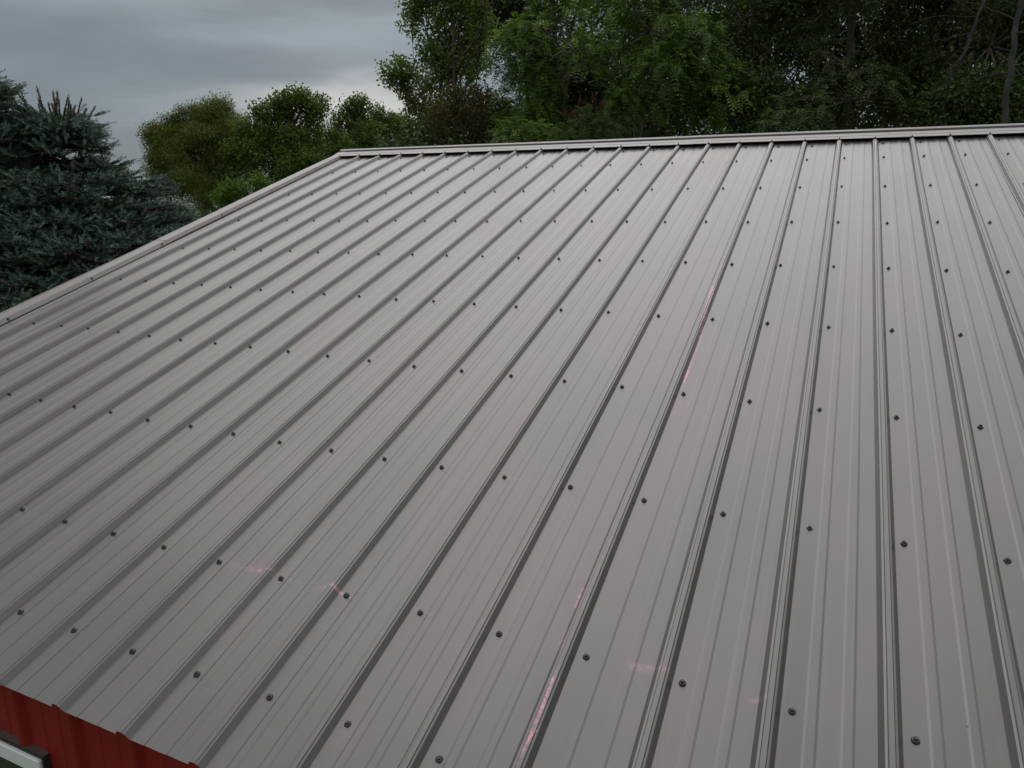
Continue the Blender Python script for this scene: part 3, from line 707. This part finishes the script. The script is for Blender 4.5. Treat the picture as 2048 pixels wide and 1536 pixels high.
def spruce(name, label, base, height, prof, seed, leaders=0, zlow=1.2, lead_len=.3):
    rs = np.random.RandomState(seed)
    root = empty(name, (float(base[0]), float(base[1]), 0.0)); tag(root, label, 'spruce tree', 'blue spruces at the gable end')
    b = np.array([base[0], base[1], 0.0])
    paths = [(b + np.array([0, 0, 1.0]) * np.linspace(0, height * .97, 12)[:, None] + rs.normal(size=(12, 3)) * .012, np.linspace(.13, .012, 12))]
    SP, SD, SL, ST = [], [], [], []
    z = zlow
    while z < height - .12:
        R = prof((height - z))
        nb = 9 if z > height - .8 else 13
        a0 = rs.rand() * 6.28
        for i in range(nb):
            a = a0 + 6.283 * i / nb + rs.normal() * .18
            Lb = R * rs.uniform(.70, 1.16)
            if b[0] + math.cos(a) * (Lb + .2) > -4.80: Lb = max(.15, (-4.80 - b[0]) / max(.05, math.cos(a)) - .2)
            zz = z + rs.normal() * .09
            out = np.array([math.cos(a), math.sin(a), 0]); sidev = np.array([-math.sin(a), math.cos(a), 0])
            n = 9; t = np.linspace(0, 1, n)
            rise = .38 if R < .5 else .12
            pts = b + np.array([0, 0, zz]) + out * (t * Lb)[:, None] + np.array([0, 0, 1.0]) * (Lb * (rise * t - .34 * t ** 1.6 + .22 * t ** 3.2))[:, None] + sidev * (np.sin(t * 2 + rs.rand() * 6) * .04 * Lb)[:, None]
            paths.append((pts, np.linspace(.018 + .008 * Lb, .004, n)))
            # side branchlets
            ns = max(3, int(Lb / .125))
            for j in range(ns):
                tt = (j + .6) / ns
                if tt < .22 and R > .5: continue
                f_ = tt * (n - 1); q = pts[int(f_)] + (pts[min(n - 1, int(f_) + 1)] - pts[int(f_)]) * (f_ - int(f_))
                for sg in (-1, 1):
                    l2 = min(.62, (.12 + .42 * Lb * (1 - tt) ** .7 + .07)) * rs.uniform(.75, 1.15)
                    d = unit(out * .75 + sidev * sg * rs.uniform(.6, 1.0) + np.array([0, 0, rs.uniform(-.25, .22)]))
                    m_ = max(2, int(l2 / .105))
                    e = q + d * l2 + np.array([0, 0, -.10 * l2])
                    if l2 > .2: paths.append((np.stack([q, (q + e) / 2 + np.array([0, 0, -.01]), e]), np.array([.007, .005, .003])))
                    for k_ in range(m_):
                        w = (k_ + .7) / m_
                        p = q + (e - q) * w
                        lt = tt * .5 + w * .5  # drives shoot tint: older inner needles, plus crown shade painted darker inside
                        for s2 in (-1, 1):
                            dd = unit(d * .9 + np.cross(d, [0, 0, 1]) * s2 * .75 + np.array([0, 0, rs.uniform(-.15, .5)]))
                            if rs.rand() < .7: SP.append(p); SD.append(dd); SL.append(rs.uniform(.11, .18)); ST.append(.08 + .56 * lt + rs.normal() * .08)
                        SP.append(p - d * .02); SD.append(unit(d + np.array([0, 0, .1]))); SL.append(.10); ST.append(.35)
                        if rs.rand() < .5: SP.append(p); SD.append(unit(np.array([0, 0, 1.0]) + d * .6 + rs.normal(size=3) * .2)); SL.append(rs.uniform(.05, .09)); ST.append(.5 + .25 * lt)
                    SP.append(e - d * .02); SD.append(unit(d + np.array([0, 0, rs.uniform(.1, .7)]))); SL.append(rs.uniform(.12, .20)); ST.append(.78 + rs.normal() * .07)  # end shoots tinted pale: glaucous new growth plus painted light contrast
            te = unit(pts[-1] - pts[-2])
            for q_ in range(4):
                SP.append(pts[-1] - te * .03 * q_); SD.append(unit(te + rs.normal(size=3) * (.1 + .25 * (q_ > 0)) + np.array([0, 0, .25]))); SL.append(rs.uniform(.10, .17)); ST.append(.74)
        z += rs.uniform(.085, .13) if z > 2.2 else rs.uniform(.24, .32)
    top = b + np.array([0, 0, height * .97])
    for i in range(leaders):
        a = rs.rand() * 6.283; r = min(abs(rs.normal()) * .14 + .02, .32)
        p = top + np.array([math.cos(a) * r, math.sin(a) * r, -.06 - r * .5 + rs.uniform(-.06, .05)])
        L_ = rs.uniform(.5, 1.0) * lead_len * (1.15 - r * .5)
        d = unit(np.array([math.cos(a) * r * 2.0, math.sin(a) * r * 2.0, .9]) + rs.normal(size=3) * .10)
        paths.append((np.stack([p - d * .12, p + d * L_ * .5, p + d * L_]), np.array([.009, .007, .004])))
        for k_ in range(4):
            SP.append(p + d * L_ * k_ / 4); SD.append(d); SL.append(L_ / 3.8); ST.append(.82 + .10 * k_ / 3)
        for k_ in range(7):
            SP.append(p - d * .02 * k_ + rs.normal(size=3) * .015); SD.append(unit(d + rs.normal(size=3) * .75)); SL.append(rs.uniform(.08, .13)); ST.append(.66 + rs.normal() * .1)
    SP = np.array(SP); SD = unit(np.array(SD)); SL = np.array(SL); ST = np.array(ST)
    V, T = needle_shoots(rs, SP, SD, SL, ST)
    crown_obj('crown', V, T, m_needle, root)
    sh = [(np.stack([p, p + d * l]), np.array([.0032, .0024])) for p, d, l in zip(SP, SD, SL)]
    sv, sf = tubes(paths, 5)
    mesh_obj('trunk', sv - b, sf, m_twig, root, smooth=True)
    return root, len(V) // 4
P1 = at(-50, 300, 8.6); P2 = at(122, 300, 8.6)
SC = .91
TREES.append(spruce('blue_spruce', 'tall blue spruce cut by the left edge of the photo beside the roof', P1, at(-50, 160, 8.6)[2], lambda h: .17 + .25 * h if h < .68 else min(.42 + .95 * (h - .68), 2.1), 11, leaders=6, lead_len=.3))
TREES.append(spruce('blue_spruce', 'shorter blue spruce with a broad top of upright brownish leader shoots', P2, at(122, 212, 8.6)[2], lambda h: .06 + .9 * h if h < .15 else .21 if h < .42 else min(.26 + 1.25 * (h - .42), 2.1), 23, leaders=34, lead_len=.36))

# ---- far trees on the left, beyond the rake
def base_at(px, D): p = at(px, 300, D); return (p[0], p[1])
broad_tree('willow_tree', 'wide olive yellow tree with feathery foliage beyond the left roof edge', 'tree', None,
    [px_ell(425, 300, 95, 78, 33), px_ell(350, 290, 36, 34, 33), px_ell(475, 262, 50, 44, 32), px_ell(420, 400, 90, 80, 31), px_ell(335, 345, 34, 70, 32), px_ell(322, 278, 16, 14, 33), px_ell(420, 250, 62, 38, 33), px_ell(400, 330, 90, 70, 32), px_ell(470, 300, 60, 60, 32), px_ell(352, 250, 12, 14, 33), px_ell(388, 228, 14, 14, 33), px_ell(308, 272, 12, 8, 33), px_ell(450, 216, 16, 12, 33)],
    base_at(425, 33), L_olive, 'simple', 31, nsub=.7, rsub=.42, m=10, tl=.5, L=.11, W=.032, droop=.45, jit=.5, r0=.3, up=.1)
broad_tree('oak_tree', 'mid green oak with three separate upright crown tops left of the ridge end', 'tree', None,
    [px_ell(572, 245, 34, 44, 29), px_ell(548, 235, 26, 26, 29), px_ell(615, 232, 16, 22, 29), px_ell(612, 290, 36, 36, 29), px_ell(560, 320, 70, 56, 29), px_ell(500, 330, 50, 60, 30), px_ell(600, 350, 60, 60, 28), px_ell(560, 410, 90, 50, 28), px_ell(535, 290, 50, 55, 29.5), px_ell(505, 272, 36, 40, 30), px_ell(600, 310, 62, 55, 28.5), px_ell(562, 204, 12, 18, 29), px_ell(586, 200, 11, 18, 29.3), px_ell(632, 212, 9, 22, 29), px_ell(522, 228, 12, 16, 29), px_ell(606, 208, 8, 16, 28.8)],
    base_at(575, 29), L_mid, 'simple', 37, nsub=.7, rsub=.36, m=8, tl=.45, L=.115, W=.075, r0=.3)
broad_tree('young_tree', 'small bright green tree rising just above the roof edge left of centre', 'tree', None,
    [px_ell(480, 392, 38, 34, 24), px_ell(450, 400, 22, 22, 24), px_ell(515, 375, 22, 20, 24)],
    base_at(480, 24), L_bright, 'simple', 41, nsub=.7, rsub=.28, m=8, tl=.35, L=.10, W=.06, r0=.04)
broad_tree('maple_tree', 'low dark green tree standing behind the left end of the ridge cap', 'tree', None,
    [px_ell(705, 255, 36, 40, 34), px_ell(740, 262, 36, 34, 35), px_ell(668, 268, 26, 32, 34), px_ell(780, 268, 34, 36, 36), px_ell(800, 258, 30, 30, 35), px_ell(752, 232, 20, 22, 35), px_ell(700, 222, 18, 18, 34), px_ell(716, 214, 10, 14, 34), px_ell(768, 248, 26, 26, 35), px_ell(700, 310, 66, 40, 33), px_ell(790, 300, 55, 50, 36), px_ell(660, 310, 60, 46, 33), px_ell(648, 284, 34, 26, 31), px_ell(740, 290, 70, 50, 34)],
    base_at(705, 34), L_mid, 'simple', 43, nsub=.7, rsub=.40, m=8, tl=.5, L=.12, W=.08, r0=.3)

# ---- poplar
broad_tree('poplar_tree', 'tall loose poplar with upright sprays against the sky at the ridge', 'poplar tree', None,
    [px_ell(905, 40, 62, 95, 17), px_ell(870, -30, 50, 70, 17), px_ell(935, -90, 60, 90, 17.2), px_ell(842, 30, 14, 50, 17), px_ell(965, 60, 22, 70, 17), px_ell(875, 120, 42, 50, 17), px_ell(850, 180, 34, 32, 16.8), px_ell(920, 150, 60, 60, 17), px_ell(822, 150, 20, 22, 17), px_ell(798, 148, 9, 10, 17), px_ell(812, 185, 10, 24, 17),
     px_ell(838, 235, 36, 46, 17), px_ell(880, 255, 60, 50, 17.5), px_ell(960, 140, 30, 60, 17.5), px_ell(1000, -30, 14, 50, 16), px_ell(786, 152, 7, 26, 17), px_ell(806, 160, 9, 40, 17), px_ell(824, 55, 8, 60, 17), px_ell(834, -20, 10, 50, 17), px_ell(975, -20, 12, 60, 17), px_ell(818, 230, 16, 40, 17), px_ell(900, 90, 50, 60, 17)],
    base_at(900, 17), L_poplar, 'simple', 53, nsub=.75, rsub=.20, cov=.42, m=9, tl=.42, L=.066, W=.060, droop=.75, jit=.6, up=1.3, spread=.3, r0=.10, bark=m_bark, top=at(925, -120, 17), nbias=.1)
broad_tree('bronze_bush', 'bronze brown tall bush in front of the poplar foot behind the ridge', 'bush', None,
    [px_ell(925, 205, 52, 50, 15), px_ell(900, 255, 60, 50, 15), px_ell(965, 245, 45, 55, 15), px_ell(930, 300, 80, 40, 15)],
    base_at(925, 15), L_brown, 'simple', 59, nsub=.7, rsub=.32, m=8, tl=.30, L=.075, W=.032, droop=.2, r0=.10, up=.8)

# ---- near compound-leaved trees
FK = dict(nf=5, FL=.34, nl=7, L=.088, W=.030)
broad_tree('walnut_tree', 'fresh green walnut tree with drooping feather leaves beside the poplar', 'tree', None,
    [px_ell(1100, 60, 72, 75, 14.5), px_ell(1150, 130, 100, 75, 14), px_ell(1055, 160, 50, 60, 14.5), px_ell(1160, 0, 90, 80, 15), px_ell(1110, -60, 60, 60, 15), px_ell(1060, 230, 70, 50, 14.5), px_ell(1045, 110, 34, 40, 14.6)],
    base_at(1090, 14.8), L_ash, 'frond', 61, nsub=.7, rsub=.46, r0=.17, **FK)
broad_tree('walnut_tree', 'lighter green leafy tree arching over the middle of the ridge right of the walnut', 'tree', None,
    [px_ell(1300, 60, 80, 75, 13.6), px_ell(1385, 95, 75, 70, 13.2), px_ell(1340, 150, 80, 55, 13.4), px_ell(1270, -20, 90, 60, 14.2), px_ell(1400, 0, 80, 60, 14), px_ell(1240, 110, 50, 50, 14), px_ell(1430, 160, 55, 55, 13.6), px_ell(1380, 200, 80, 50, 14)],
    base_at(1330, 14), L_ash, 'frond', 67, nsub=.7, rsub=.46, r0=.16, **FK)
broad_tree('elder_bush', 'small light green bush showing just above the ridge right of the bronze bush', 'bush', None,
    [px_ell(1035, 262, 34, 24, 13.2), px_ell(1010, 275, 26, 16, 13.2), px_ell(1075, 275, 34, 18, 13.3)],
    base_at(1035, 13.2), L_ash, 'frond', 71, nsub=.7, rsub=.22, base_t=.65, r0=.06, nf=4, FL=.24, nl=6, L=.07, W=.026)
# sumac with red fruit cones
sr, _ = broad_tree('sumac_shrub', 'sumac shrub with dark red upright fruit cones over the ridge', 'shrub', None,
    [px_ell(1185, 240, 48, 26, 12.6), px_ell(1150, 265, 34, 18, 12.5), px_ell(1220, 262, 36, 26, 12.7)],
    base_at(1185, 12.6), L_sumac, 'frond', 73, nsub=.7, rsub=.22, base_t=.55, nf=4, FL=.30, nl=8, L=.075, W=.020, droop=.4, r0=.05)
m_cone, nt_, b_, _ = new_mat('sumac_fruit'); b_.inputs['Base Color'].default_value = (.075, .009, .012, 1); b_.inputs['Roughness'].default_value = .9
rs = np.random.RandomState(4)
for (px, py) in [(1160, 202), (1144, 228), (1130, 222), (1187, 197), (1156, 232), (1200, 212), (1157, 250), (1185, 262), (1206, 205), (1172, 214)]:
    mbc = MB(); c = at(px, py, 12.25 + rs.rand() * .2); s0 = rs.uniform(.8, 1.15)
    for j in range(46):
        t = rs.rand(); a = rs.rand() * 6.28; rr_ = .024 * s0 * (1 - t) ** .7 + .003
        o_ = np.array([math.cos(a) * rr_, math.sin(a) * rr_, (t - .5) * .15 * s0])
        mbc.lathe([(.002, -.009), (.009, -.003), (.008, .004), (.001, .010)], 5, M=lambda p, o_=o_: (p[0] + o_[0], p[1] + o_[1], p[2] + o_[2]))
    fo = mbc.obj('fruit_cone', m_cone, sr); fo.location = Vector(c) - Vector(sr.location); fo.rotation_euler = (rs.normal() * .15, rs.normal() * .15, 0)
broad_tree('ash_sapling', 'yellow green sapling glowing between the sumac and the dark wood', 'tree', None,
    [px_ell(1255, 190, 34, 24, 13), px_ell(1235, 215, 26, 18, 13), px_ell(1290, 205, 28, 20, 13)],
    base_at(1258, 13), L_bright, 'frond', 79, nsub=.7, rsub=.2, base_t=.4, r0=.05, nf=4, FL=.26, nl=7, L=.07, W=.024)

# ---- dark wood on the right
broad_tree('elm_tree', 'dark broad leaved tree right of the arching light green tree', 'tree', None,
    [px_ell(1510, 70, 90, 90, 15), px_ell(1540, 180, 80, 70, 14.5), px_ell(1470, 220, 60, 50, 14), px_ell(1480, -50, 100, 60, 15), px_ell(1600, 0, 70, 70, 15)],
    base_at(1520, 15), L_dark, 'simple', 83, nsub=.7, cov=.75, rsub=.42, m=8, tl=.42, L=.085, W=.048, r0=.17)
broad_tree('elm_tree', 'deep green tree with drooping fronds in the middle of the dark wood', 'tree', None,
    [px_ell(1660, 110, 80, 80, 14.5), px_ell(1620, 215, 70, 45, 13.4), px_ell(1700, 200, 80, 55, 14), px_ell(1700, -20, 100, 70, 15), px_ell(1580, 250, 60, 26, 13.2)],
    base_at(1670, 14.8), L_dark, 'frond', 89, nsub=.7, rsub=.42, base_t=.55, r0=.16, **FK)
broad_tree('elm_tree', 'thin crowned dark tree with sky showing through it near the right end', 'tree', None,
    [px_ell(1830, 60, 70, 80, 16), px_ell(1790, 160, 55, 50, 15.5), px_ell(1880, 170, 60, 45, 15.5), px_ell(1850, -50, 100, 60, 16), px_ell(1840, 240, 70, 26, 14)],
    base_at(1830, 15.8), L_dark, 'simple', 97, nsub=.7, cov=.75, rsub=.36, m=8, tl=.42, L=.085, W=.045, r0=.15)
broad_tree('elm_tree', 'dark tree with olive lower sprays at the right edge of the photo', 'tree', None,
    [px_ell(1980, 90, 80, 90, 15), px_ell(1930, 200, 70, 50, 14), px_ell(2040, 210, 60, 50, 14), px_ell(1980, -40, 110, 60, 15.5), px_ell(2090, 60, 60, 100, 15)],
    base_at(1990, 15), L_dark, 'simple', 101, nsub=.7, cov=.75, rsub=.40, base_t=.6, m=8, tl=.45, L=.085, W=.045, r0=.14)
# bare-stemmed trees
def bare_tree(name, label, pts, r0, r1, bark, seed, crown_e, mat):
    rs = np.random.RandomState(seed); P = [np.array([pts[0][0], pts[0][1], 0.0])] if False else []
    b3 = at(*pts[0]); root = empty(name, (float(b3[0]), float(b3[1]), 0)); tag(root, label, 'tree')
    path = [np.array([b3[0], b3[1], 0.0])] + [at(*q) for q in pts]
    t = np.linspace(0, 1, 16) * (len(path) - 1)
    path = np.array(path); PP = np.array([path[min(int(x), len(path) - 2)] * (1 - (x - min(int(x), len(path) - 2))) + path[min(int(x), len(path) - 2) + 1] * (x - min(int(x), len(path) - 2)) for x in t])
    PP += rs.normal(size=PP.shape) * .02 * np.array([1, 1, 0])
    paths = [(PP, np.linspace(r0, r1, 16))]
    for i in range(5):
        s = PP[rs.randint(6, 15)]; a = rs.rand() * 6.28; L = rs.uniform(.7, 1.5)
        paths.append(limb(rs, s, s + np.array([math.cos(a) * L, math.sin(a) * L, rs.uniform(-.2, 1.0)]), r1 * .3, .004, n=8, sag=.03))
    sv, sf = tubes(paths, 8)
    mesh_obj('trunk', sv - np.array(root.location), sf, bark, root, smooth=True)
    subs = lobes_sub(rs, crown_e, .5, .45); Pq, D, T = sprays(rs, subs, 30)
    V, T2 = simple_leaves(rs, Pq, D, T, 7, .4, .085, .05)
    crown_obj('crown', V, T2, mat, root)
bare_tree('pale_barked_tree', 'pale grey bare trunk leaning slightly at the far right of the wood', [(2012, 240, 12.9), (2018, 160, 12.9), (2030, 60, 13), (2044, -40, 13)], .050, .032, m_pale, 5, [px_ell(2040, -160, 120, 80, 14)], L_dark)
bare_tree('dead_stemmed_tree', 'thin grey stem slanting left in the dark wood near the right edge', [(1885, 240, 13.6), (1905, 150, 13.6), (1945, 60, 13.6), (1968, 0, 13.6)], .034, .02, m_pale, 8, [px_ell(1960, -120, 100, 60, 14.5)], L_dark)

# ---- trees deeper in the wood, all alike from here
for i, (px, py, D, rx, rz) in enumerate([(1120, 170, 21, 150, 120), (1330, 130, 22, 150, 130), (1530, 120, 23, 150, 150), (1740, 110, 22, 130, 130), (1930, 120, 23, 140, 130), (2130, 110, 20, 140, 150), (1000, 260, 24, 90, 60), (1185, 190, 17, 90, 60)]):
    tall = py - (0 if px < 1060 or D == 17 else 150)
    broad_tree('wood_tree', 'dark leafy tree deep in the wood, ' + ['behind the fresh green walnut tree', 'behind the lighter green arching tree', 'behind the dark tree right of the arching one', 'behind the deep green tree with drooping fronds', 'behind the pale slanting stem', 'just beyond the right edge of the photo', 'low down behind the bronze brown bush', 'right behind the sumac with the red fruit'][i], 'tree', 'trees deep in the wood',
        [px_ell(px, py, rx, rz, D), px_ell(px + 30, py + 90, rx * .95, rz * .7, D - 1), px_ell(px - 60, py + 110, rx * .8, rz * .5, D - 1.5), px_ell(px - 40, tall, rx * .8, rz * .8, D)],
        base_at(px, D), L_dark, 'simple', 200 + i, nsub=.7, rsub=.75, cov=.65, base_t=.25, m=8, tl=.6, L=.14, W=.09, r0=.22)
# the wood goes on round the right-hand side of the building
for i, (az, D) in enumerate([(24, 17), (38, 18), (52, 17), (67, 19), (82, 20), (98, 22)]):
    a = math.radians(az); c = np.array([CC[0] + math.sin(a) * D, CC[1] + math.cos(a) * D, 0])
    broad_tree('wood_tree', 'large dark leafy tree of the wood beyond the right edge of the photo', 'tree', 'trees beyond the right edge',
        [(c + np.array([0, 0, 5.0]), np.array([2.6, 2.6, 3.2])), (c + np.array([.8, .5, 8.0]), np.array([2.2, 2.2, 2.2]))],
        c[:2], L_dark, 'simple', 300 + i, nsub=.7, rsub=.95, cov=.3, m=8, tl=.7, L=.20, W=.13, r0=.2)
# undergrowth along the foot of the wood
rs = np.random.RandomState(77); Pn = []
for i in range(420):
    p = at(rs.uniform(760, 2200), 270, rs.uniform(13.5, 24)); Pn.append((np.array([p[0], p[1], rs.uniform(.4, 5.2)]), rs.uniform(.5, 1.0), np.array([0, 0, 1.0])))
P_, D_, T_ = sprays(rs, Pn, 9)
V_, T2_ = simple_leaves(rs, P_, D_, T_, 8, .5, .13, .08)
tag(mesh_obj('undergrowth', V_, np.arange(len(V_), dtype=np.int32).reshape(-1, 4), L_dark, attr=T2_), kind='stuff')
